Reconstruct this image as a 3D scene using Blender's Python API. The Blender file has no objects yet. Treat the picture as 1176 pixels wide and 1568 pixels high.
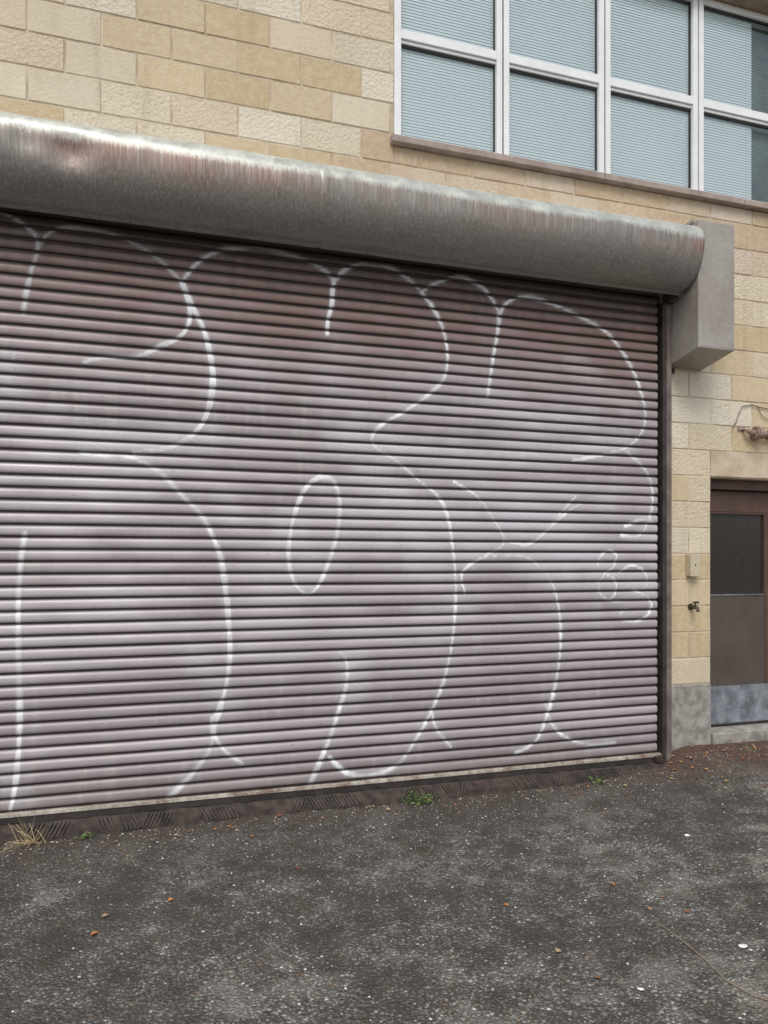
import bpy, math, random
import numpy as np
from mathutils import Vector, noise as mn
random.seed(7); rng=np.random.default_rng(7)
S=bpy.context.scene
# ---------------------------------------------------------------- survey
F=1087.0; TH=math.radians(16.97); D=4.595; H=1.52
cT,sT=math.cos(TH),math.sin(TH)
def _d(px,py):
    r=(px-588)/F; return sT+r*cT, cT-r*sT, (863-py)/F
def W(px,py,off=0.0):
    dx,dy,dz=_d(px,py); t=(D-off)/dy; return t*dx, H+t*dz
def G(px,py,z=-0.05):
    dx,dy,dz=_d(px,py); t=(H-z)/-dz; return t*dx, -D+t*dy
# ---------------------------------------------------------------- helpers
def link(o,parent=None):
    S.collection.objects.link(o)
    if parent: o.parent=parent
    return o
def empty(name,loc=(0,0,0)):
    e=bpy.data.objects.new(name,None); e.empty_display_size=.2; link(e); return e
def mesh(name,v,f,mat=None,parent=None,smooth=False):
    m=bpy.data.meshes.new(name)
    if isinstance(v,np.ndarray) and isinstance(f,np.ndarray):
        n=len(v); k=f.shape[1]; nf=len(f)
        m.vertices.add(n); m.vertices.foreach_set('co',v.astype(np.float32).ravel())
        m.loops.add(nf*k); m.loops.foreach_set('vertex_index',f.astype(np.int32).ravel())
        m.polygons.add(nf); m.polygons.foreach_set('loop_start',np.arange(0,nf*k,k,dtype=np.int32))
        m.polygons.foreach_set('loop_total',np.full(nf,k,dtype=np.int32))
        m.update(calc_edges=True)
    else:
        m.from_pydata(v,[],f); m.update()
    if smooth: m.polygons.foreach_set('use_smooth',[True]*len(m.polygons))
    o=bpy.data.objects.new(name,m)
    if mat: m.materials.append(mat)
    return link(o,parent)
def boxes(name,L,mat,parent=None,bev=0.0):
    V=[];Fc=[]
    for (x0,x1,y0,y1,z0,z1) in L:
        b=len(V)
        V+=[(x0,y0,z0),(x1,y0,z0),(x1,y1,z0),(x0,y1,z0),(x0,y0,z1),(x1,y0,z1),(x1,y1,z1),(x0,y1,z1)]
        Fc+=[tuple(b+i for i in q) for q in [(0,3,2,1),(4,5,6,7),(0,1,5,4),(1,2,6,5),(2,3,7,6),(3,0,4,7)]]
    o=mesh(name,V,Fc,mat,parent)
    if bev:
        md=o.modifiers.new('bev','BEVEL'); md.width=bev; md.segments=2; md.limit_method='ANGLE'
    return o
def tube(name,pts,r,mat,parent=None,n=10,cap=True):
    pts=[Vector(p) for p in pts]; V=[];Fc=[]
    rs=r if isinstance(r,(list,tuple)) else [r]*len(pts)
    for i,p in enumerate(pts):
        t=(pts[min(i+1,len(pts)-1)]-pts[max(i-1,0)]).normalized()
        a=Vector((0,0,1)) if abs(t.z)<.9 else Vector((1,0,0))
        u=t.cross(a).normalized(); w=t.cross(u)
        for k in range(n):
            an=2*math.pi*k/n; V.append(tuple(p+(u*math.cos(an)+w*math.sin(an))*rs[i]))
    for i in range(len(pts)-1):
        for k in range(n):
            Fc.append((i*n+k,i*n+(k+1)%n,(i+1)*n+(k+1)%n,(i+1)*n+k))
    if cap: Fc+= [tuple(range(n))[::-1], tuple((len(pts)-1)*n+k for k in range(n))]
    return mesh(name,V,Fc,mat,parent,smooth=False)
def subrect(rects,hole):
    out=[]; a,b,c,d=hole
    for (x0,x1,z0,z1) in rects:
        if a>=x1 or b<=x0 or c>=z1 or d<=z0: out.append((x0,x1,z0,z1)); continue
        if x0<a: out.append((x0,a,z0,z1))
        if x1>b: out.append((b,x1,z0,z1))
        xa,xb=max(x0,a),min(x1,b)
        if z0<c: out.append((xa,xb,z0,c))
        if z1>d: out.append((xa,xb,d,z1))
    return out
# ---------------------------------------------------------------- material helper
class M:
    def __init__(s,name,rough=.7,metal=0.,col=(.5,.5,.5),spec=.5):
        s.m=bpy.data.materials.new(name); s.m.use_nodes=True; s.nt=s.m.node_tree; s.n=s.nt.nodes
        s.b=s.n['Principled BSDF']; s.b.inputs['Roughness'].default_value=rough
        s.b.inputs['Metallic'].default_value=metal; s.b.inputs['Base Color'].default_value=(*col,1)
        s.b.inputs['Specular IOR Level'].default_value=spec
        s.tc=s.n.new('ShaderNodeTexCoord').outputs['Object']
    def l(s,a,b): s.nt.links.new(a,b)
    def put(s,sock,v):
        if isinstance(v,bpy.types.NodeSocket): s.l(v,sock)
        elif isinstance(v,(tuple,list)) and len(v)==3 and sock.type=='RGBA': sock.default_value=(*v,1)
        else: sock.default_value=v
    def map(s,scale=(1,1,1),loc=(0,0,0)):
        k=s.n.new('ShaderNodeMapping'); k.inputs['Scale'].default_value=scale; k.inputs['Location'].default_value=loc
        s.l(s.tc,k.inputs[0]); return k.outputs[0]
    def noise(s,sc,det=2,rough=.55,vec=None,dist=0):
        k=s.n.new('ShaderNodeTexNoise'); k.inputs['Scale'].default_value=sc; k.inputs['Detail'].default_value=det
        k.inputs['Roughness'].default_value=rough; k.inputs['Distortion'].default_value=dist
        s.l(vec or s.tc,k.inputs['Vector']); return k.outputs['Fac']
    def vor(s,sc,feat='F1',vec=None,out='Distance'):
        k=s.n.new('ShaderNodeTexVoronoi'); k.feature=feat; k.inputs['Scale'].default_value=sc
        s.l(vec or s.tc,k.inputs['Vector'])
        return k if out is None else k.outputs[out]
    def rng(s,v,a,b,c=0.,d=1.):
        k=s.n.new('ShaderNodeMapRange'); s.put(k.inputs[0],v)
        for i,q in enumerate((a,b,c,d)): s.put(k.inputs[i+1],q)
        return k.outputs[0]
    def math(s,op,a,b=0.):
        k=s.n.new('ShaderNodeMath'); k.operation=op; s.put(k.inputs[0],a); s.put(k.inputs[1],b); return k.outputs[0]
    def mix(s,f,a,b,mode='MIX'):
        k=s.n.new('ShaderNodeMix'); k.data_type='RGBA'; k.blend_type=mode
        s.put(k.inputs[0],f); s.put(k.inputs[6],a); s.put(k.inputs[7],b); return k.outputs[2]
    def xyz(s,i):
        k=s.n.new('ShaderNodeSeparateXYZ'); s.l(s.tc,k.inputs[0]); return k.outputs[i]
    def attr(s,nm,o='Color'):
        k=s.n.new('ShaderNodeAttribute'); k.attribute_name=nm; return k.outputs[o]
    def sep(s,c):
        k=s.n.new('ShaderNodeSeparateColor'); s.l(c,k.inputs[0]); return k.outputs
    def bump(s,h,st=.5,dist=.01,prev=None):
        k=s.n.new('ShaderNodeBump'); k.inputs['Strength'].default_value=st; k.inputs['Distance'].default_value=dist
        s.l(h,k.inputs['Height'])
        if prev: s.l(prev,k.inputs['Normal'])
        s.l(k.outputs[0],s.b.inputs['Normal']); return k.outputs[0]
    def col(s,v): s.put(s.b.inputs['Base Color'],v); return s
    def ro(s,v): s.put(s.b.inputs['Roughness'],v); return s
def simple(name,c,c2=None,rough=.6,metal=0.,sc=8.,bump=.15,det=3):
    m=M(name,rough,metal)
    c2=c2 or tuple(x*.7 for x in c)
    n=m.noise(sc,det); n2=m.noise(sc*9,2)
    m.col(m.mix(m.rng(m.math('ADD',m.math('MULTIPLY',n,.7),m.math('MULTIPLY',n2,.3)),.38,.62),c2,c))
    if bump: m.bump(n2,bump,.003)
    return m.m
# ---------------------------------------------------------------- materials
def mat_block():
    m=M('concrete_block_mat',.92,spec=.15)
    c=m.attr('tone'); rg=m.attr('rgh','Fac')
    fine=m.noise(150,2,.75); mid=m.noise(22,2,.6); big=m.noise(1.6,3,.6)
    c=m.mix(m.rng(fine,.32,.5,.40,0),c,(.22,.165,.115))
    c=m.mix(m.rng(mid,.4,.7,0,.35),c,(.74,.67,.53))
    c=m.mix(m.rng(big,.45,.75,0,.3),c,(.44,.33,.21))
    st=m.noise(3.5,3,.6,m.map((3.,1,.28)))
    c=m.mix(m.rng(st,.55,.78,0,.30),c,(.28,.205,.14))
    m.col(c)
    h=m.math('ADD',m.math('MULTIPLY',fine,.6),m.math('MULTIPLY',m.noise(45,1),m.math('MULTIPLY',rg,1.8)))
    m.bump(h,.8,.006); return m.m
def mat_mortar():
    m=M('mortar_mat',.95,spec=.1)
    m.col(m.mix(m.rng(m.noise(6,3),.35,.65),(.42,.35,.26),(.66,.58,.46))); return m.m
def mat_slat():
    m=M('painted_steel_slat_mat',.42,.12,spec=.5)
    z=m.xyz(2)
    a=m.attr('slat','Fac'); gr=m.attr('groove','Fac')
    c=m.mix(a,(.325,.280,.292),(.455,.405,.418))
    st=m.noise(2.2,3,.65,m.map((.5,1,7.)))
    c=m.mix(m.rng(st,.42,.68,0,.6),c,(.275,.228,.235))
    st2=m.noise(14,3,.6,m.map((1.,1,.10)))
    c=m.mix(m.rng(st2,.54,.74,0,.4),c,(.48,.455,.44))
    # chalky fading across the middle
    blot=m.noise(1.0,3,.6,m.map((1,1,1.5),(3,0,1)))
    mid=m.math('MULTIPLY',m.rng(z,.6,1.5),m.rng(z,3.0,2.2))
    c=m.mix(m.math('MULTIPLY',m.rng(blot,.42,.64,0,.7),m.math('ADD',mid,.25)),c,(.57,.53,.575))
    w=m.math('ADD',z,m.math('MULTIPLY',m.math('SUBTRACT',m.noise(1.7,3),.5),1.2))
    c=m.mix(m.rng(w,2.55,3.25,0,.8),c,(.165,.090,.068))  # rust tint plus shade below the hood, painted into the upper slats
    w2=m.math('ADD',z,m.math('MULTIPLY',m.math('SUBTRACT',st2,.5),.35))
    c=m.mix(m.rng(w2,3.20,3.45,0,.75),c,(.065,.047,.040))  # hood shade painted darker still along the topmost slats
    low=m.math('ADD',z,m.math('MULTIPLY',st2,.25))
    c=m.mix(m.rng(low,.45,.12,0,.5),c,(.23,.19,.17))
    sp=m.noise(70,2,.7); c=m.mix(m.rng(sp,.64,.72,0,.45),c,(.15,.10,.08))
    c=m.mix(m.math('MULTIPLY',gr,.94),c,(.030,.022,.023))  # shade between slats painted into the grooves, along with their dirt
    m.col(c); m.ro(m.rng(st,.3,.7,.38,.58)); return m.m
def mat_spray():
    m=M('white_spray_paint_mat',.5)
    m.col((.84,.84,.87))
    p=m.attr('paint','Fac')
    n=m.noise(240,1,.7); n2=m.noise(6,3,.65)
    e=m.math('ADD',p,m.math('MULTIPLY',m.math('SUBTRACT',n,.5),.35))
    a=m.rng(e,.04,.85,0,1); a=m.math('MULTIPLY',a,m.rng(n2,.32,.60,.55,.95))
    m.put(m.b.inputs['Alpha'],a); return m.m
def mat_hood():
    m=M('galvanised_hood_mat',.42,.35)
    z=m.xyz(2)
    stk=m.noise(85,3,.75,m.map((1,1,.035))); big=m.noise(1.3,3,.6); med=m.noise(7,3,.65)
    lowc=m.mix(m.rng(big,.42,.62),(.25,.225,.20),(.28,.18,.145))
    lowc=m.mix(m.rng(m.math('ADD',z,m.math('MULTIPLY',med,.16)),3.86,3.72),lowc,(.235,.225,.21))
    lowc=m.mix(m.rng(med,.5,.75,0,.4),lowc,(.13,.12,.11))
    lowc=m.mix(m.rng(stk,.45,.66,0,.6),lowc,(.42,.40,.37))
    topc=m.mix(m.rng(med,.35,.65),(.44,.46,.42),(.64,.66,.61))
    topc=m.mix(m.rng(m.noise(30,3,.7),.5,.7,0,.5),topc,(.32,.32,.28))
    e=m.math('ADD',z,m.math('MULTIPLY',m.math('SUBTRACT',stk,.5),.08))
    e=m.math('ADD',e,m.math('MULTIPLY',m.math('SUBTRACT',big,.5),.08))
    c=m.mix(m.rng(e,3.835,3.875),lowc,topc)  # top highlight painted in as a pale band over the rusty lower metal
    m.col(c); m.ro(m.rng(med,.3,.7,.34,.52)); m.bump(m.math('ADD',med,m.math('MULTIPLY',stk,.6)),.3,.005); return m.m
def mat_asphalt():
    m=M('asphalt_mat',.9,spec=.25)
    x=m.xyz(0); y=m.xyz(1)
    va=m.vor(66,out=None); celld=va.outputs['Distance']; k=m.sep(va.outputs['Color'])
    vb=m.vor(150,out=None); k2=m.sep(vb.outputs['Color'])
    big=m.noise(1.1,3,.65); med=m.noise(6,3,.65); fine=m.noise(260,1,.7)
    stone=m.mix(k[0],(.12,.115,.105),(.43,.42,.39))
    stone=m.mix(m.rng(k[1],.90,.93),stone,(.66,.66,.64))
    stone=m.mix(m.rng(k[2],.84,.90,0,.8),stone,(.28,.19,.125))
    binder=m.mix(med,(.035,.033,.030),(.105,.098,.088))
    mot=m.math('ADD',m.math('MULTIPLY',big,.5),m.math('MULTIPLY',med,.5))
    expo=m.rng(mot,.42,.57,.18,1)
    f=m.math('MINIMUM',m.math('ADD',m.rng(celld,.15,.60,1,.02),m.rng(k2[0],.72,.85,0,.45)),1.)
    c=m.mix(m.math('MULTIPLY',f,expo),binder,stone)
    c=m.mix(m.rng(mot,.53,.62,0,.4),c,m.mix(k2[1],(.18,.175,.16),(.40,.39,.36)))
    c=m.mix(m.rng(m.noise(2.3,3,.7,m.map((1,1,1),(5,2,0))),.54,.70,0,.6),c,(.075,.058,.045))
    e=m.math('ADD',y,m.math('MULTIPLY',m.math('SUBTRACT',med,.5),.9))
    dirt=m.mix(m.rng(fine,.4,.6),(.045,.036,.030),(.12,.095,.077))
    c=m.mix(m.rng(e,-.9,-.2,0,.7),c,dirt)
    e2=m.math('ADD',m.math('ADD',m.math('MULTIPLY',x,.55),y),m.math('MULTIPLY',m.math('SUBTRACT',med,.5),1.1))
    c=m.mix(m.rng(e2,1.35,2.0,0,.7),c,m.mix(m.rng(fine,.4,.62),(.075,.040,.032),(.20,.115,.085)))
    e3=m.math('ADD',m.math('SUBTRACT',m.math('MULTIPLY',x,.9),y),m.math('MULTIPLY',m.math('SUBTRACT',med,.5),1.0))
    c=m.mix(m.rng(e3,4.3,4.75,0,.5),c,m.mix(fine,(.24,.22,.175),(.48,.44,.36)))
    m.col(c)
    h=m.math('ADD',m.rng(celld,0,.6,1,0),m.math('MULTIPLY',k2[0],.35))
    m.bump(h,1.,.008); return m.m
def mat_vcol(name,rough=.8):
    m=M(name,rough,spec=.3); m.col(m.attr('tint')); return m.m
def mat_glass():
    m=M('window_glass_mat',.02)
    g=m.n.new('ShaderNodeBsdfGlossy'); g.inputs['Roughness'].default_value=.02; g.inputs['Color'].default_value=(.90,.98,1,1)
    t=m.n.new('ShaderNodeBsdfTransparent'); t.inputs['Color'].default_value=(.96,.995,1,1)
    lw=m.n.new('ShaderNodeLayerWeight'); lw.inputs['Blend'].default_value=.2
    mx=m.n.new('ShaderNodeMixShader'); m.l(m.rng(lw.outputs['Fresnel'],0,1,.08,1),mx.inputs[0]); m.l(t.outputs[0],mx.inputs[1]); m.l(g.outputs[0],mx.inputs[2])
    m.l(mx.outputs[0],m.n['Material Output'].inputs[0]); return m.m
def mat_wireglass():
    m=M('wired_glass_mat',.14,col=(.012,.012,.014))
    s1=m.math('ABSOLUTE',m.math('SINE',m.math('MULTIPLY',m.math('ADD',m.xyz(0),m.xyz(2)),130)))
    s2=m.math('ABSOLUTE',m.math('SINE',m.math('MULTIPLY',m.math('SUBTRACT',m.xyz(0),m.xyz(2)),130)))
    w=m.math('MINIMUM',s1,s2); m.col(m.mix(m.rng(w,.0,.25,.7,0),(.014,.012,.012),(.20,.155,.14))); return m.m
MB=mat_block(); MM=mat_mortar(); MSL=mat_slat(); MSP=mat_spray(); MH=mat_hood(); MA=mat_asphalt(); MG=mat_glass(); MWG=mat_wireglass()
MCON=simple('old_concrete_mat',(.38,.37,.34),(.20,.185,.165),.95,0,12,.6)
MLINT=simple('precast_lintel_mat',(.60,.51,.39),(.46,.37,.26),.95,0,6,.5)
MSILL=simple('sill_mat',(.40,.33,.29),(.27,.215,.19),.8,0,10,.3)
MWHITE=simple('white_aluminium_mat',(.86,.87,.88),(.77,.78,.79),.4,0,5,0)
MGASK=simple('black_gasket_mat',(.03,.03,.032),(.02,.02,.02),.6,0,5,0)
MBLIND=simple('window_blind_mat',(.90,.96,.97),(.85,.93,.95),.6,0,1.2,0)
MDBLIND=simple('dark_blind_mat',(.26,.32,.31),(.15,.19,.19),.6,0,2,0)
MBOX=simple('painted_box_mat',(.38,.355,.325),(.29,.255,.225),.5,.1,3,.1)
MGUIDE=simple('guide_rail_mat',(.26,.22,.20),(.14,.11,.10),.5,.3,9,.2)
MGUIDE2=simple('guide_rail_dark_mat',(.07,.06,.055),(.035,.03,.028),.5,.3,9,.2)
MBAR=simple('bottom_bar_mat',(.60,.57,.50),(.22,.15,.11),.6,.1,9,.3)
MSTRIP=simple('rusty_threshold_mat',(.080,.056,.045),(.022,.018,.016),.9,0,16,.6)
MRIB=simple('grate_iron_mat',(.105,.088,.078),(.03,.025,.022),.75,.2,11,.2)
MDFR=simple('brown_door_frame_mat',(.12,.064,.048),(.075,.043,.034),.5,0,6,.1)
MDOOR=simple('door_paint_mat',(.100,.082,.070),(.075,.060,.051),.5,.1,4,.1)
MKICK=simple('kick_plate_mat',(.36,.40,.45),(.15,.17,.20),.4,.4,9,.2)
MRUST=simple('rusty_pipe_mat',(.40,.31,.27),(.20,.13,.105),.6,.2,14,.3)
MCREAM=simple('cream_box_mat',(.58,.51,.38),(.48,.41,.29),.5,0,6,.1)
MBRASS=simple('weathered_brass_mat',(.14,.12,.08),(.07,.06,.045),.45,.7,20,.2)
MWIRE=simple('cable_mat',(.12,.085,.07),(.06,.045,.04),.6)
MINT=simple('dark_interior_mat',(.05,.05,.05),(.03,.03,.03),.9,0,5,0)
MROOF=simple('soffit_mat',(.30,.23,.17),(.2,.15,.11),.8)
# ---------------------------------------------------------------- building
B=empty('block_building')
XW=[1.472,2.285,3.122,3.966,4.811,5.655]; ZB,ZT,ZH=4.41,5.12,5.96
SH=(-3.1,3.62,-.5,3.6); DR=(4.09,5.10,-.5,2.2056); WN=(1.472,5.70,4.36,ZH)
wall=[(-8,10,-.5,7.6)]
for h in (SH,DR,WN): wall=subrect(wall,h)
boxes('mortar_backing',[(a,b,.005,.30,c,d) for a,b,c,d in wall],MM,B)
CH=.2032; BW=.4064
V=[];Fc=[];tone=[];rgh=[]
pal=[(.69,.615,.48),(.74,.68,.56),(.58,.46,.29),(.63,.515,.345),(.67,.58,.43),(.55,.44,.275)]
LT=(4.09,5.30,2.2056,2.2056+CH)
for r in range(0,35):
    z0=.58+r*CH
    if z0>7.5: break
    off=0 if r%2==0 else BW/2
    k=-32
    while True:
        x0=4.09+off+k*BW; k+=1
        if x0>10: break
        if x0+BW<-8: continue
        g=.0042
        rc=[(x0+g,x0+BW-g,z0+g,z0+CH-g)]
        for h in (SH,DR,WN,LT): rc=subrect(rc,(h[0]-g,h[1]+g,h[2]-g,h[3]+g) if h is LT else h)
        cl=mn.noise(Vector((x0*.9,r*1.7,3)))+.35*random.uniform(-1,1)
        if cl>.12: c=random.choice(pal[:2]+[pal[4]])
        elif cl<-.08: c=random.choice([pal[2],pal[3],pal[5]])
        else: c=random.choice(pal[2:5]+pal[:1])
        j=random.uniform(.95,1.05); c=[q*j for q in c]
        if 3.9<z0+.1<4.5 and x0>1.0:
            c=[q*.6+p*.4 for q,p in zip(c,(.50,.36,.28))]
        rough=1.0 if cl>.12 else .35
        dp=random.uniform(-.0015,.0015)
        for (a,b,cc,d) in rc:
            if b-a<.02 or d-cc<.02: continue
            i=len(V); e=.004
            V+=[(a,.006,cc),(b,.006,cc),(b,.006,d),(a,.006,d),(a+e,dp,cc+e),(b-e,dp,cc+e),(b-e,dp,d-e),(a+e,dp,d-e)]
            fs=[(4,5,6,7),(0,1,5,4),(1,2,6,5),(2,3,7,6),(3,0,4,7)]
            Fc+=[tuple(i+q for q in f) for f in fs]
            tone+=[(*c,1)]*8; rgh+=[rough]*8
bl=mesh('concrete_block_courses',V,Fc,MB,B)
at=bl.data.attributes.new('tone','FLOAT_COLOR','POINT'); at.data.foreach_set('color',np.array(tone,dtype=np.float32).ravel())
at=bl.data.attributes.new('rgh','FLOAT','POINT'); at.data.foreach_set('value',np.array(rgh,dtype=np.float32))
boxes('concrete_plinth',[(3.672,4.087,-.012,.29,-.4,.577),(5.103,10,-.012,.29,-.4,.577),(-8,-3.175,-.012,.29,-.4,.577)],MCON,B,.008)
boxes('door_lintel',[(4.093,5.297,-.002,.004,2.210,2.405),(4.093,5.097,.007,.29,2.2,2.2075)],MLINT,B,.001)
boxes('roof_slab',[(-8.1,10.1,-.08,10,7.6,7.8)],MSILL,B,.01)
boxes('side_walls',[(-8,-7.75,.31,9.9,-.5,7.6),(9.75,10,.31,9.9,-.5,7.6),(-7.74,9.74,9.8,10,-.5,7.6)],MLINT,B)
boxes('interior_dark',[(-3.4,3.95,.9,1.0,-.4,4.1),(1.3,6.0,.6,.7,4.2,6.3)],MINT,B)
# window
Wd=[];Gk=[]
x0,x1=WN[0],WN[1]
Wd.append((x0+.002,x0+.050,-.012,.12,ZB,ZH-.002)); 
for xm in XW[1:5]:
    Wd+= [(xm-.049,xm-.006,-.014,.12,ZB,ZH-.002),(xm+.006,xm+.049,-.014,.12,ZB,ZH-.002)]; Gk.append((xm-.006,xm+.006,.0,.1,ZB,ZH-.003))
Wd.append((x1-.05,x1-.002,-.012,.12,ZB,ZH-.002))
bays=[]; L=x0+.05
for xm in XW[1:5]: bays.append((L,xm-.049)); L=xm+.049
bays.append((L,x1-.05))
gv=[];gf_=[]
for (a,b) in bays:
    Wd+= [(a,b,-.009,.11,ZT-.022,ZT+.040),(a,b,-.006,.11,ZB+.001,ZB+.030),(a,b,-.006,.11,ZH-.045,ZH-.003)]
    Wd+= [(a,b,.004,.10,ZT-.045,ZT-.024)]
    for (c,d) in ((ZB+.03,ZT-.045),(ZT+.04,ZH-.045)):
        t=.007
        Gk+= [(a,b,.016,.034,d-.014,d),(a,b,.016,.034,c,c+t),(a,a+t,.017,.034,c+t,d-.014),(b-t,b,.017,.034,c+t,d-.014)]
        i=len(gv); tl=random.uniform(-.002,.002)
        gv+=[(a+.004,.026,c+.004),(b-.004,.026+tl,c+.004),(b-.004,.026+tl,d-.004),(a+.004,.026,d-.004)]; gf_.append((i,i+1,i+2,i+3))
boxes('window_frame',Wd,MWHITE,B,.003); boxes('window_gasket',Gk,MGASK,B); mesh('window_glass',gv,gf_,MG,B)
def blind(name,a,b,c,d,mat,y=.044):
    V=[];Fc=[];z=d;i=0
    while z>c:
        V+=[(a,y,z),(b,y,z),(b,y-.0045,z-.0215),(a,y-.0045,z-.0215)]; Fc.append((i,i+1,i+2,i+3)); i+=4; z-=.0212
    return mesh(name,V,Fc,mat,B)
for i,(a,b) in enumerate(bays):
    if i==3:
        blind('window_blind',a,4.53,ZB,ZH,MBLIND); blind('window_blind_dark',4.535,b,ZB,ZH,MDBLIND,.09)
    else: blind('window_blind',a,b,ZB,ZH,MBLIND)
boxes('window_sill',[(x0-.03,x0+1.62,-.055,.10,4.362,4.408),(x0+1.625,x0+2.9,-.055,.10,4.362,4.408),(x0+2.905,x1+.03,-.055,.10,4.362,4.408)],MSILL,B,.004)
boxes('window_head_soffit',[(x0-.1,x1+.1,-.12,-.002,ZH,ZH+.14)],MROOF,B,.004)
# side door
boxes('door_frame',[(4.092,4.15,.09,.20,.19,2.204),(5.04,5.098,.09,.20,.19,2.204),(4.15,5.04,.09,.20,2.12,2.2)],MDFR,B,.003)
boxes('door_leaf',[(4.152,4.20,.15,.19,.20,2.115),(4.77,5.038,.15,.19,.20,2.115),(4.20,4.77,.15,.19,.20,1.26),(4.20,4.77,.15,.19,1.94,2.115)],MDOOR,B,.002)
boxes('door_glass_bead',[(4.20,4.77,.143,.16,1.26,1.268)],MKICK,B)
boxes('door_glass_stop',[(4.20,4.77,.140,.16,1.928,1.94),(4.20,4.212,.140,.16,1.269,1.927),(4.758,4.77,.140,.16,1.269,1.927)],MDFR,B)
boxes('door_top_rail',[(4.153,5.037,.144,.149,1.945,2.112),(4.775,5.037,.144,.149,.53,1.943)],MDFR,B,.001)
boxes('door_glass',[(4.201,4.769,.16,.17,1.262,1.938)],MWG,B)
boxes('door_kick_plate',[(4.16,5.03,.143,.149,.215,.52)],MKICK,B,.001)
boxes('door_step',[(4.094,5.095,-.03,.30,-.2,.185)],MCON,B,.008)
# ---------------------------------------------------------------- roller shutter
R=empty('roller_shutter_door')
P=.072; OFF=.045; XL,XR=-3.05,3.585; Z0=.085; NS=49
prof=[(.000,.000,1),(.0115,.000,1),(.0145,.008,.9),(.0185,.0125,.10),(.032,.0150,0),(.052,.0150,0),(.064,.0115,0),(.0695,.004,.25)]
rows=[]
for s in range(NS):
    sr=random.random(); jo=random.uniform(-.0014,.0014)
    for (dz,o,g) in prof: rows.append((Z0+s*P+dz,o+jo,g,sr))
rows=np.array(rows)
def wav(x,z): return .004*np.sin(x*1.3+.6)+.0025*np.sin(x*3.1+z*1.1)+.0012*np.sin(x*7.7+z*9)
def sheet(xs,extra=0.0):
    X,Zz=np.meshgrid(xs,rows[:,0]); O=rows[:,1][:,None]+wav(X,Zz)+OFF+extra
    v=np.stack([X,-O,Zz+.0015*np.sin(X*2+Zz)],-1).reshape(-1,3)
    nx=len(xs); nr=len(rows); i=np.arange(nr-1)[:,None]*nx+np.arange(nx-1)[None,:]
    f=np.stack([i,i+1,i+nx+1,i+nx],-1).reshape(-1,4); return v,f,nx
xs=np.arange(XL,XR+.001,.05); v,f,nx=sheet(xs)
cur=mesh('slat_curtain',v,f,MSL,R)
def fa(o,n,arr):
    a=o.data.attributes.new(n,'FLOAT','POINT'); a.data.foreach_set('value',arr.astype(np.float32))
fa(cur,'slat',np.repeat(rows[:,3],nx)); fa(cur,'groove',np.repeat(rows[:,2],nx))
ZL=Z0
boxes('bottom_bar',[(XL,XR-.005,-OFF-.026,-OFF+.02,.060,ZL-.002)],MBAR,R,.003)
boxes('bottom_seal',[(XL,XR-.005,-OFF-.02,-OFF+.015,.018,.0595)],MGUIDE2,R,.003)
boxes('guide_rail',[(3.575,3.605,-.090,.02,-.06,3.49),(-3.1,-3.05,-.09,.02,-.08,3.49)],MGUIDE2,R,.002)
boxes('guide_rail_flange',[(3.606,3.668,-.072,.003,-.06,3.49),(-3.17,-3.101,-.07,.003,-.08,3.49)],MGUIDE,R,.004)
boxes('curtain_side_seal',[(3.607,3.612,-.084,-.0725,.1,3.4)],MGUIDE2,R)
# hood
hp=[(0,4.005),(.12,4.005),(.22,3.998),(.29,3.982),(.345,3.955),(.385,3.915),(.405,3.87),(.412,3.82),(.408,3.76),(.392,3.70),(.362,3.64),(.32,3.585),(.27,3.545),(.215,3.525),(.19,3.52),(.185,3.51)]
hx=np.arange(-3.25,3.671,.02)
V=[]
dX,dZ=W(108,228,.4)
for x in hx:
    seam=1.0 if (abs(x-.905)<.013) else 0
    for (o,z) in hp:
        w=.004*math.sin(x*2.1)+.003*mn.noise(Vector((x*2.5,o*6,z*6)))*2+.002*mn.noise(Vector((x*9,o*9,z*9)))
        dent=.055*math.exp(-((x-dX)/.11)**2-((z-dZ)/.05)**2)+.035*math.exp(-((x-dX+.22)/.08)**2-((z-dZ-.02)/.04)**2)+.012*math.exp(-((x-1.65)/.1)**2-((z-3.9)/.06)**2)
        k=o/.41
        V.append((x,-(o+w*k-dent*k+seam*.007*k),z-dent*.3*k+.006*mn.noise(Vector((x*1.2,7,0)))*k+(seam*.005 if o<.35 and o>0 else 0)))
n=len(hp); Fc=[]
for i in range(len(hx)-1):
    for j in range(n-1): Fc.append((i*n+j,i*n+j+1,(i+1)*n+j+1,(i+1)*n+j))
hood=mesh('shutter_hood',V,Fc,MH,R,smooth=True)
md=hood.modifiers.new('sol','SOLIDIFY'); md.thickness=.003; md.offset=-1
V=[];n=len(hp)
for x in (3.640,3.664):
    V+=[(x,-o*.99,z-.004) for o,z in hp]+[(x,0,3.50)]
m_=n+1; Fc=[tuple(range(m_)),tuple(range(2*m_-1,m_-1,-1))]+[(i,(i+1)%m_,m_+(i+1)%m_,m_+i) for i in range(m_)]
mesh('hood_end_plate',V,Fc,MGUIDE,R)
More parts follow.
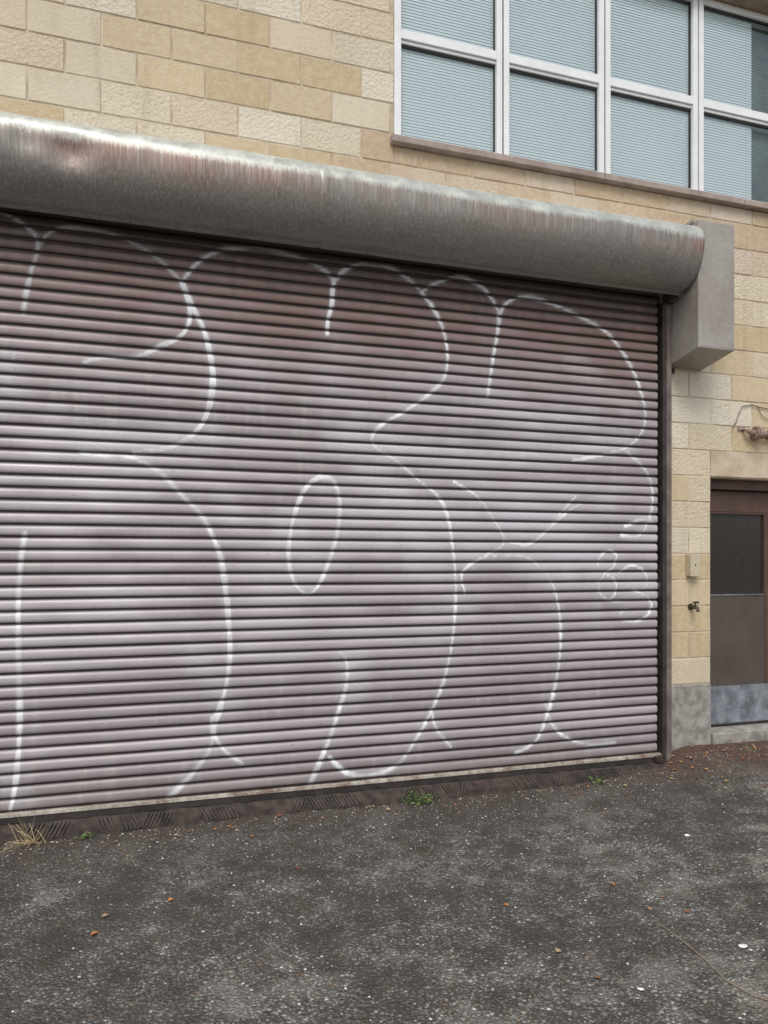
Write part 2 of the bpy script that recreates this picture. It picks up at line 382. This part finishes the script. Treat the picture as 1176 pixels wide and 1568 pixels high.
# motor box (bottom slopes slightly)
bx0,bx1,o1=3.674,3.994,.35
V=[(bx0,0.,3.025),(bx1,0.,3.025),(bx1,-o1,3.085),(bx0,-o1,3.085),(bx0,0.,4.01),(bx1,0.,4.01),(bx1,-o1,4.01),(bx0,-o1,4.01)]
Fc=[(0,1,2,3),(7,6,5,4),(0,4,5,1),(1,5,6,2),(2,6,7,3),(3,7,4,0)]
o=mesh('drive_housing',V,Fc,MBOX,R); md=o.modifiers.new('b','BEVEL'); md.width=.006; md.segments=2
boxes('housing_cover_seam',[(bx0+.012,bx1-.012,-.352,-.3495,3.10,3.105),(bx0-.006,bx0+.02,-.30,-.02,4.011,4.035),(bx0+.03,bx0+.09,-.20,-.02,4.011,4.03)],MBOX,R,.001)
tube('housing_bolt',[(3.72,-.02,3.02),(3.72,-.02,2.985)],.014,MGUIDE2,R)
boxes('lock_tab',[(3.50,3.56,-.11,-.08,.03,.075)],MSTRIP,R,.004)
# ---------------------------------------------------------------- graffiti
ST=[
(1,.65,[(-40,322),(0,325),(30,340),(52,358),(58,380),(48,415),(40,450),(36,480)]),
(.85,.55,[(58,380),(75,357),(100,349),(150,353),(200,370),(240,395),(262,415),(278,432)]),
(1,1,[(278,432),(286,455),(291,478),(288,498),(275,516),(240,533),(210,546),(165,547),(130,554)]),
(1,.6,[(278,432),(300,405),(330,386),(365,380),(420,385),(470,400),(500,418),(512,432)]),
(1,1,[(512,428),(509,445),(508,465),(502,490),(501,510)]),
(1.2,1,[(280,436),(295,470),(312,505),(322,545),(326,580),(321,620),(305,655),(275,679),(240,690),(205,694)]),
(1.3,.9,[(125,693),(160,697),(190,698),(220,708),(250,728),(280,760),(305,785),(325,820),(338,855),(345,900),(350,950),(352,1000),(348,1040),(338,1080),(328,1110),(322,1145),(300,1178),(275,1205),(252,1228)]),
(1.1,.85,[(326,1100),(328,1125),(345,1150),(370,1168)]),
(1,.55,[(512,432),(530,412),(560,405),(600,412),(628,430),(645,448)]),
(1,.95,[(645,448),(665,475),(680,510),(685,550),(678,582),(655,605),(620,630),(585,650),(569,670),(576,686),(605,705),(640,735),(670,760),(685,790),(692,830),(697,880),(697,930),(692,985),(680,1040),(660,1090),(635,1135),(610,1170),(580,1184),(535,1185),(505,1160)]),
(.9,.6,[(645,448),(665,435),(700,425),(735,437),(755,460),(765,480)]),
(1.,1,[(765,480),(762,510),(755,550),(747,607)]),
(1,.8,[(764,485),(775,465),(800,455),(840,463),(885,483),(930,510),(960,550),(978,590),(988,630),(984,660),(960,685),(920,697),(878,705)]),
(1,.8,[(955,688),(985,715),(998,745),(997,785),(980,820),(953,820)]),
(1.1,.9,[(490,730),(470,745),(455,775),(445,815),(442,855),(450,890),(468,909),(485,900),(500,870),(512,835),(519,800),(519,760),(508,735),(488,731)]),
(1.1,.95,[(521,1000),(531,1012),(530,1050),(518,1090),(505,1130),(490,1165),(475,1200)]),
(.9,.85,[(695,738),(730,760),(755,795),(772,830),(745,850),(715,868),(706,885),(712,908)]),
(.9,.8,[(772,828),(810,833),(838,812),(860,785),(882,760)]),
(.8,.75,[(893,770),(868,785),(840,812)]),
(1,.85,[(775,850),(805,853),(832,872),(850,905),(858,950),(858,1000),(850,1050),(838,1095),(820,1135),(790,1153)]),
(.9,.75,[(836,1080),(845,1108),(865,1128),(900,1140),(942,1137)]),
(.9,.75,[(660,1085),(668,1115),(690,1143)]),
# small tag at the right edge
(.8,1.05,[(916,868),(920,852),(934,843),(944,850),(940,868),(926,880),(918,896),(922,912),(935,918),(944,905),(942,888),(930,880)]),
(.8,1.05,[(950,876),(966,866),(984,872),(992,888),(986,902),(970,904)]),
(.8,1.0,[(970,904),(990,912),(998,926),(992,942),(974,952),(956,950)]),
(.8,.9,[(950,940),(960,932)]),
(.8,.85,[(925,917),(945,921),(962,918)]),
(1,.8,[(958,806),(985,795),(1000,800)]),
(1.2,.95,[(38,818),(32,860),(28,920),(28,1000),(30,1080),(28,1150),(22,1210),(12,1255)]),
(1.3,.65,[(22,540),(17,565),(14,592)]),
(.7,.5,[(705,880),(720,862),(760,850)]),
# soft overspray / buffed ghosts
(5,.19,[(130,665),(220,672),(320,672)]),(6,.18,[(520,675),(640,690),(760,700),(880,690),(960,680)]),(6,.16,[(640,860),(760,850),(870,880)]),(5,.16,[(910,880),(990,900)]),
(4,.16,[(540,1010),(540,1060)]),(5,.10,[(440,790),(480,880)]),(5,.14,[(10,560),(20,600)]),(6,.13,[(820,640),(900,650)]),(5,.12,[(300,1000),(350,1080)]),(6,.14,[(560,720),(640,790),(740,760)]),(5,.10,[(880,560),(960,620)]),(5,.10,[(10,1190),(40,1240)]),
]
def cr(pts,n=12):
    p=[pts[0]]+list(pts)+[pts[-1]]; out=[]
    for i in range(1,len(p)-2):
        for k in range(n):
            t=k/n; q=[]
            for a in (0,1):
                p0,p1,p2,p3=p[i-1][a],p[i][a],p[i+1][a],p[i+2][a]
                q.append(.5*(2*p1+(p2-p0)*t+(2*p0-5*p1+4*p2-p3)*t*t+(3*p1-p0-3*p2+p3)*t**3))
            out.append(q)
    out.append(list(pts[-1])); return np.array(out)
gx=np.arange(-2.6,XR-.002,.0065); v,f,nx=sheet(gx,.0022)
paint=np.zeros(len(v)); PX,PZ=v[:,0],v[:,2]
for (wd,stg,pts) in ST:
    c=np.array([W(a,b,OFF+.015) for a,b in cr(pts)])
    soft=wd>3
    r=.0116*wd; R2=.08 if not soft else .28
    for i in range(len(c)-1):
        a=c[i];b=c[i+1]
        c0=int(max(0,(min(a[0],b[0])-R2-gx[0])/.0065)); c1=int(min(nx,(max(a[0],b[0])+R2-gx[0])/.0065+1))
        r0=np.searchsorted(rows[:,0],min(a[1],b[1])-R2); r1=np.searchsorted(rows[:,0],max(a[1],b[1])+R2)
        if c1<=c0 or r1<=r0: continue
        idx=(np.arange(r0,r1)[:,None]*nx+np.arange(c0,c1)[None,:]).ravel()
        dx=PX[idx]-a[0];dz=PZ[idx]-a[1];ex,ez=b-a;L2=ex*ex+ez*ez+1e-9
        t=np.clip((dx*ex+dz*ez)/L2,0,1); ds=np.hypot(dx-t*ex,dz-t*ez)
        if soft: val=stg*2.2*np.exp(-(ds/.11)**2)
        else:
            wob=.88+.6*mn.noise(Vector((a[0]*3,a[1]*3,wd*9))); rr=r*(1+.6*mn.noise(Vector((a[0]*5,a[1]*5,3))))
            core=1/(1+np.exp((ds-rr)/.003)); halo=.22*np.exp(-(ds/(rr*2.1))**2)
            val=(core+halo)*stg*wob
        paint[idx]=np.maximum(paint[idx],val)
paint*=1-.84*np.repeat(rows[:,2],nx)
keep=paint[f].max(1)>.09; f=f[keep]
used=np.unique(f); rm=np.full(len(v),-1); rm[used]=np.arange(len(used))
gf=mesh('graffiti',v[used],rm[f],MSP,None); fa(gf,'paint',paint[used])
# ---------------------------------------------------------------- ground
def sm(a,b,x): 
    t=min(1,max(0,(x-a)/(b-a))); return t*t*(3-2*t)
def gz(x,y):
    z=-.060+.055*sm(2.7,3.6,x)
    z+=.105*sm(3.5,3.85,x)*(1-sm(0.,1.6,-y)) if y<0 else .105*sm(3.5,3.85,x)
    z+=.010*mn.noise(Vector((x*.9,y*.9,0)))+.004*mn.noise(Vector((x*6,y*6,2)))
    return z
gxs=[-400,-150,-60,-25,-12,-7]+list(np.arange(-4,7.01,.05))+[9,13,25,60,150,400]
gys=[-400,-150,-60,-25,-12,-7]+list(np.arange(-4.6,.06,.05))+[.4,2,8,25,60,150,400]
V=np.array([(x,y,gz(x,y)) for y in gys for x in gxs]); nx=len(gxs)
i=np.arange(len(gys)-1)[:,None]*nx+np.arange(nx-1)[None,:]
Fq=np.stack([i,i+1,i+nx+1,i+nx],-1).reshape(-1,4)
mesh('asphalt_ground',V,Fq,MA,None,smooth=True)
# ribbed iron drain strip under door
DS=empty('drain_grate')
V=[];Fc=[];tx=np.arange(-3.1,3.60,.02)
for x in tx:
    a=gz(x,-.15)-.015; top=.018+.005*mn.noise(Vector((x*9,0,0)))
    V+=[(x,-.150+.012*mn.noise(Vector((x*8,3,0))),a),(x,-.128+.006*mn.noise(Vector((x*20,9,0))),a+(top-a)*.55),(x,-.078,top),(x,.2,top)]
for i in range(len(tx)-1):
    for j in range(3): Fc.append((i*4+j,(i+1)*4+j,(i+1)*4+j+1,i*4+j+1))
mesh('threshold_strip',V,Fc,MSTRIP,DS)
V=[];Fc=[]
x=-3.05
while x<3.45:
    sec=int((x+3.1)/.33); sg=1 if sec%2 else -1
    if random.random()<.85 and mn.noise(Vector((x*2.6,5,5)))>-.05:
        a=gz(x,-.15)-.005; top=.018; w=.004*random.uniform(.7,1.2); sh=.02*sg
        p0=(-.142,a+(top-a)*.18); p1=(-.0885,top-.003)
        b=len(V)
        for (yy,zz,s_) in ((p0[0],p0[1],-sh),(-.128,a+(top-a)*.58+.002,0),(p1[0],p1[1],sh)):
            V+=[(x-w+s_,yy,zz-.004),(x+w+s_,yy,zz-.004),(x+w+s_,yy-.004,zz+.004),(x-w+s_,yy-.004,zz+.004)]
        for q in (b,b+4): Fc+=[(q,q+1,q+5,q+4),(q+1,q+2,q+6,q+5),(q+2,q+3,q+7,q+6),(q+3,q,q+4,q+7)]
        Fc+=[(b+3,b+2,b+1,b),(b+8,b+9,b+10,b+11)]
    x+=.023
mesh('ribs',V,Fc,MRIB,DS)
# gravel chips
def scatter(name,N,posf,sizef,colf,mat,flat=.6):
    V=[];Fc=[];T=[]
    for _ in range(N):
        x,y=posf(); s=sizef(); z=gz(x,y)+s*flat*.35; b=len(V); a=random.random()*6.28
        pts=[(1,0,0),(0,1,0),(-1,0,0),(0,-1,0),(.1,.1,1),(0,0,-1)]
        c=colf()
        for p in pts:
            q=[p[0]*random.uniform(.6,1.1),p[1]*random.uniform(.6,1.1),p[2]*random.uniform(.6,1)*flat]
            V.append((x+s*(q[0]*math.cos(a)-q[1]*math.sin(a)),y+s*(q[0]*math.sin(a)+q[1]*math.cos(a)),z+s*q[2])); T.append((*c,1))
        for k in range(4): Fc+=[(b+k,b+(k+1)%4,b+4),(b+(k+1)%4,b+k,b+5)]
    o=mesh(name,V,Fc,mat); a=o.data.attributes.new('tint','FLOAT_COLOR','POINT'); a.data.foreach_set('color',np.array(T,dtype=np.float32).ravel()); return o
MV=mat_vcol('gravel_mat',.9)
def pg():
    if random.random()<.3: return random.uniform(-2.5,6),-abs(random.gauss(.12,.25))-.14
    return random.uniform(-2.8,5),random.uniform(-3.6,-.16)
scatter('loose_gravel',10000,pg,lambda:random.choice([.0025,.003,.004,.005,.008]) ,lambda:random.choice([(.3,.29,.28),(.2,.19,.18),(.4,.39,.37),(.24,.18,.13),(.12,.1,.085),(.6,.6,.58)]) ,MV)
# leaves
def leaves(name,N,posf,cols,smin,smax):
    V=[];Fc=[];T=[]
    for _ in range(N):
        x,y=posf(); s=random.uniform(smin,smax)*random.uniform(.6,1); a=random.random()*6.28; b=len(V); w=random.uniform(.2,.42); cu=random.uniform(.1,.6); tl=random.uniform(-.3,.3)
        z=gz(x,y)+.005; c=random.choice(cols); j=random.uniform(.7,1.2)
        out=[(-.5,0),(-.2,w),(.15,w*.9),(.5,0),(.15,-w*.9),(-.2,-w),(0,0)]
        for (p,q) in out:
            h=abs(q)*cu+abs(p)*.25*cu+random.uniform(0,.1)+max(0,q*tl); p+=random.uniform(-.06,.06); q+=random.uniform(-.05,.05)
            V.append((x+s*(p*math.cos(a)-q*math.sin(a)),y+s*(p*math.sin(a)+q*math.cos(a)),z+s*h)); T.append((c[0]*j,c[1]*j,c[2]*j,1))
        Fc+=[(b+k,b+(k+1)%6,b+6) for k in range(6)]
    o=mesh(name,V,Fc,mat_vcol(name+'_mat',.7)); a=o.data.attributes.new('tint','FLOAT_COLOR','POINT'); a.data.foreach_set('color',np.array(T,dtype=np.float32).ravel()); return o
fix=[G(*p) for p in [(350,1248),(358,1250),(465,1250),(525,1252),(465,1295),(100,1305),(145,1430),(160,1402),(925,1245),(1108,1248),(1015,1370),(1035,1262),(900,1210),(775,1385),(995,1390),(1040,1230),(570,1232),(1008,1285),(940,1220)]]
fix=[(x,min(y,-.17)) for x,y in fix]
def pl():
    if fix: return fix.pop()
    r=random.random()
    if r<.33: return random.uniform(-2.4,3.6),random.uniform(-.36,-.17)
    if r<.86: return random.uniform(3.4,5.6),-abs(random.gauss(.03,.28))-.05
    if r<.94: return random.uniform(2.,5),random.uniform(-2.6,-.3)
    return random.uniform(-2.5,4),random.uniform(-3,-.1)
leaves('fallen_leaves',330,pl,[(.48,.20,.07),(.34,.15,.065),(.22,.10,.055),(.46,.29,.13),(.14,.08,.05),(.38,.27,.17)],.014,.046)
# plants
def plant(name,px,py,N,h,cols,spread,blade=False):
    x0,y0=G(px,py); y0=min(y0,-.17); V=[];Fc=[];T=[]
    for _ in range(N):
        a=random.random()*6.28; L=h*random.uniform(.4,1); el=random.uniform(.25,1.3); c=random.choice(cols)
        bx=x0+random.gauss(0,spread*.35); by=y0-abs(random.gauss(0,spread*.2)); bz=gz(bx,by)
        dx,dy,dz=math.cos(a)*math.cos(el),math.sin(a)*math.cos(el),math.sin(el)
        b=len(V)
        if blade:
            wv=.0022
            for t in (0,.35,.7,1):
                sag=-.5*L*t*t*(1.1-el*.5)
                p=(bx+dx*L*t,by+dy*L*t,max(bz+.003,bz+dz*L*t+sag)); ww=wv*(1-t*.8)
                V+=[(p[0]-dy*ww-.0005,p[1]+dx*ww,p[2]),(p[0]+dy*ww,p[1]-dx*ww,p[2]+.001)]; T+=[(*c,1)]*2
            Fc+=[(b+2*k,b+2*k+1,b+2*k+3,b+2*k+2) for k in range(3)]
        else:
            tx,ty,tz=bx+dx*L,by+dy*L,bz+dz*L*.8+.005
            V+=[(bx,by,bz),(bx+.0015,by,bz),(tx,ty,tz)]; Fc.append((b,b+1,b+2)); T+=[(*c,1)]*3
            for k in range(3):
                b=len(V); t=.5+.25*k; s=random.uniform(.006,.012); qa=random.random()*6.28; ti=random.uniform(-.5,.5)
                cx,cy,cz=bx+dx*L*t,by+dy*L*t,bz+(tz-bz)*t+.003
                ca,sa=math.cos(qa),math.sin(qa)
                for (p,q) in [(0,0),(.9,.55),(1.9,.35),(2.4,0),(1.9,-.4),(.9,-.55)]:
                    V.append((cx+s*(p*ca-q*sa),cy+s*(p*sa+q*ca),cz+s*(p*ti+abs(q)*.3))); T.append((c[0]*random.uniform(.8,1.2),c[1],c[2],1))
                Fc.append(tuple(range(b,b+6)))
    o=mesh(name,V,Fc,mat_vcol(name+'_mat',.6)); a=o.data.attributes.new('tint','FLOAT_COLOR','POINT'); a.data.foreach_set('color',np.array(T,dtype=np.float32).ravel())
gr=[(.10,.20,.05),(.14,.26,.07),(.07,.14,.035),(.19,.27,.09)]
plant('weed',637,1228,40,.11,gr,.10); plant('weed',915,1200,10,.06,gr,.04); plant('weed',133,1275,8,.035,gr,.06)
dg=[(.60,.47,.28),(.48,.36,.21),(.34,.29,.15)]
plant('dry_grass_tuft',50,1284,75,.24,dg,.10,True); plant('dry_grass_tuft',500,1240,12,.05,gr,.08,True); plant('dry_grass_tuft',1060,1145,22,.07,dg+gr,.2,True)
# litter and twig
def litter(px,py,s):
    x,y=G(px,py); z=gz(x,y)+.004; V=[(x,y,z+s*.3)]; n=7
    for k in range(n):
        a=k/n*6.28; r=s*random.uniform(.6,1.1); V.append((x+r*math.cos(a),y+r*.7*math.sin(a),z+s*random.uniform(0,.25)))
    mesh('paper_litter',V,[(0,1+k,1+(k+1)%n) for k in range(n)],MWHITE)
for p in [(1052,1280,.024),(1138,1447,.024),(980,1513,.018),(1163,1305,.012),(640,1445,.008),(590,1260,.01)]: litter(*p)
tp=[G(*q) for q in [(1000,1405),(1040,1435),(1080,1468),(1110,1500),(1150,1522),(1200,1540)]]
tube('twig',[(x,y,gz(x,y)+.006+.003*(i%2)) for i,(x,y) in enumerate(tp)],[.001,.002,.0022,.0025,.003,.003],simple('twig_mat',(.36,.29,.21)),None,6)
# ---------------------------------------------------------------- wall fittings
PF=empty('wall_pipe_fitting')
zp=2.56
tube('conduit',[(4.50,-.05,zp-.005),(4.95,-.05,zp+.0)],.021,MRUST,PF,12)
tube('coupling',[(4.47,-.05,zp),(4.545,-.05,zp)],.046,MRUST,PF,16)
tube('coupling_ring',[(4.485,-.05,zp),(4.505,-.05,zp)],.053,MRUST,PF,16)
tube('nozzle',[(4.47,-.05,zp),(4.42,-.05,zp+.01),(4.40,-.045,zp+.015)],[.024,.020,.014],MRUST,PF,10)
tube('bracket_arm',[(4.42,-.05,zp+.01),(4.40,-.02,zp+.03),(4.37,-.004,zp+.035)],.009,MRUST,PF,8)
boxes('bracket_plate',[(4.35,4.42,-.010,-.002,zp+.02,zp+.055),(4.62,4.66,-.068,-.003,zp-.03,zp+.03)],MRUST,PF,.002)
def wp(l,o): return [(W(a,b,o)[0],-o,W(a,b,o)[1]) for a,b in l]
tube('cable',wp([(1122,656),(1128,645),(1132,632),(1137,622),(1150,620),(1165,624),(1185,628)],.012),.0035,MWIRE,PF,6)
tube('cable_2',wp([(1160,622),(1165,634),(1170,640),(1180,644),(1188,648)],.012),.0025,MWIRE,PF,6)
EB=empty('electrical_box')
ex,ez=W(1050,882); boxes('box_body',[(ex,ex+.085,-.05,-.001,ez,ez+.17)],MCREAM,EB,.006)
boxes('box_cover',[(ex-.003,ex+.088,-.056,-.0505,ez-.003,ez+.173)],MCREAM,EB,.003); tube('box_screw',[(ex+.042,-.056,ez+.085),(ex+.042,-.06,ez+.085)],.006,MGUIDE2,EB,8)
HB=empty('hose_bib'); hx_,hz_=W(1057,929)
tube('flange',[(hx_,-.001,hz_),(hx_,-.008,hz_)],.026,MBRASS,HB,14)
tube('valve_body',[(hx_,-.008,hz_),(hx_,-.05,hz_),(hx_-.005,-.08,hz_-.005),(hx_-.008,-.095,hz_-.03)],[.011,.016,.014,.013],MBRASS,HB,10)
tube('stem',[(hx_,-.05,hz_),(hx_,-.062,hz_+.035)],.006,MBRASS,HB,8)
tube('handle',[(hx_-.024,-.063,hz_+.036),(hx_+.024,-.063,hz_+.038)],.008,MBRASS,HB,8)
# ---------------------------------------------------------------- light
sd=Vector((-.45,-1.0,1.40)).normalized()
w=bpy.data.worlds.new('World'); S.world=w; w.use_nodes=True; nt=w.node_tree; bg=nt.nodes['Background']
sky=nt.nodes.new('ShaderNodeTexSky'); sky.sky_type='NISHITA'; sky.sun_disc=False
sky.sun_elevation=math.asin(sd.z); sky.sun_rotation=math.atan2(sd.x,sd.y); sky.dust_density=3; sky.air_density=1.0
hs=nt.nodes.new('ShaderNodeHueSaturation'); hs.inputs['Saturation'].default_value=.4
nt.links.new(sky.outputs[0],hs.inputs['Color']); nt.links.new(hs.outputs[0],bg.inputs[0]); bg.inputs[1].default_value=.15
L=bpy.data.lights.new('sun','SUN'); L.energy=1.5; L.angle=math.radians(28); L.color=(1,.97,.92)
lo=bpy.data.objects.new('sun',L); link(lo); lo.rotation_euler=sd.to_track_quat('Z','Y').to_euler()
# ---------------------------------------------------------------- camera
cam=bpy.data.cameras.new('camera'); co=bpy.data.objects.new('camera',cam); link(co); S.camera=co
co.location=(0,-D,H); co.rotation_euler=(math.pi/2,0,-TH)
cam.sensor_fit='VERTICAL'; cam.sensor_height=36; cam.lens=36*F/1568; cam.shift_y=79/1568; cam.clip_start=.05; cam.clip_end=2000
S.view_settings.view_transform='Standard'; S.view_settings.look='None'; S.view_settings.exposure=0
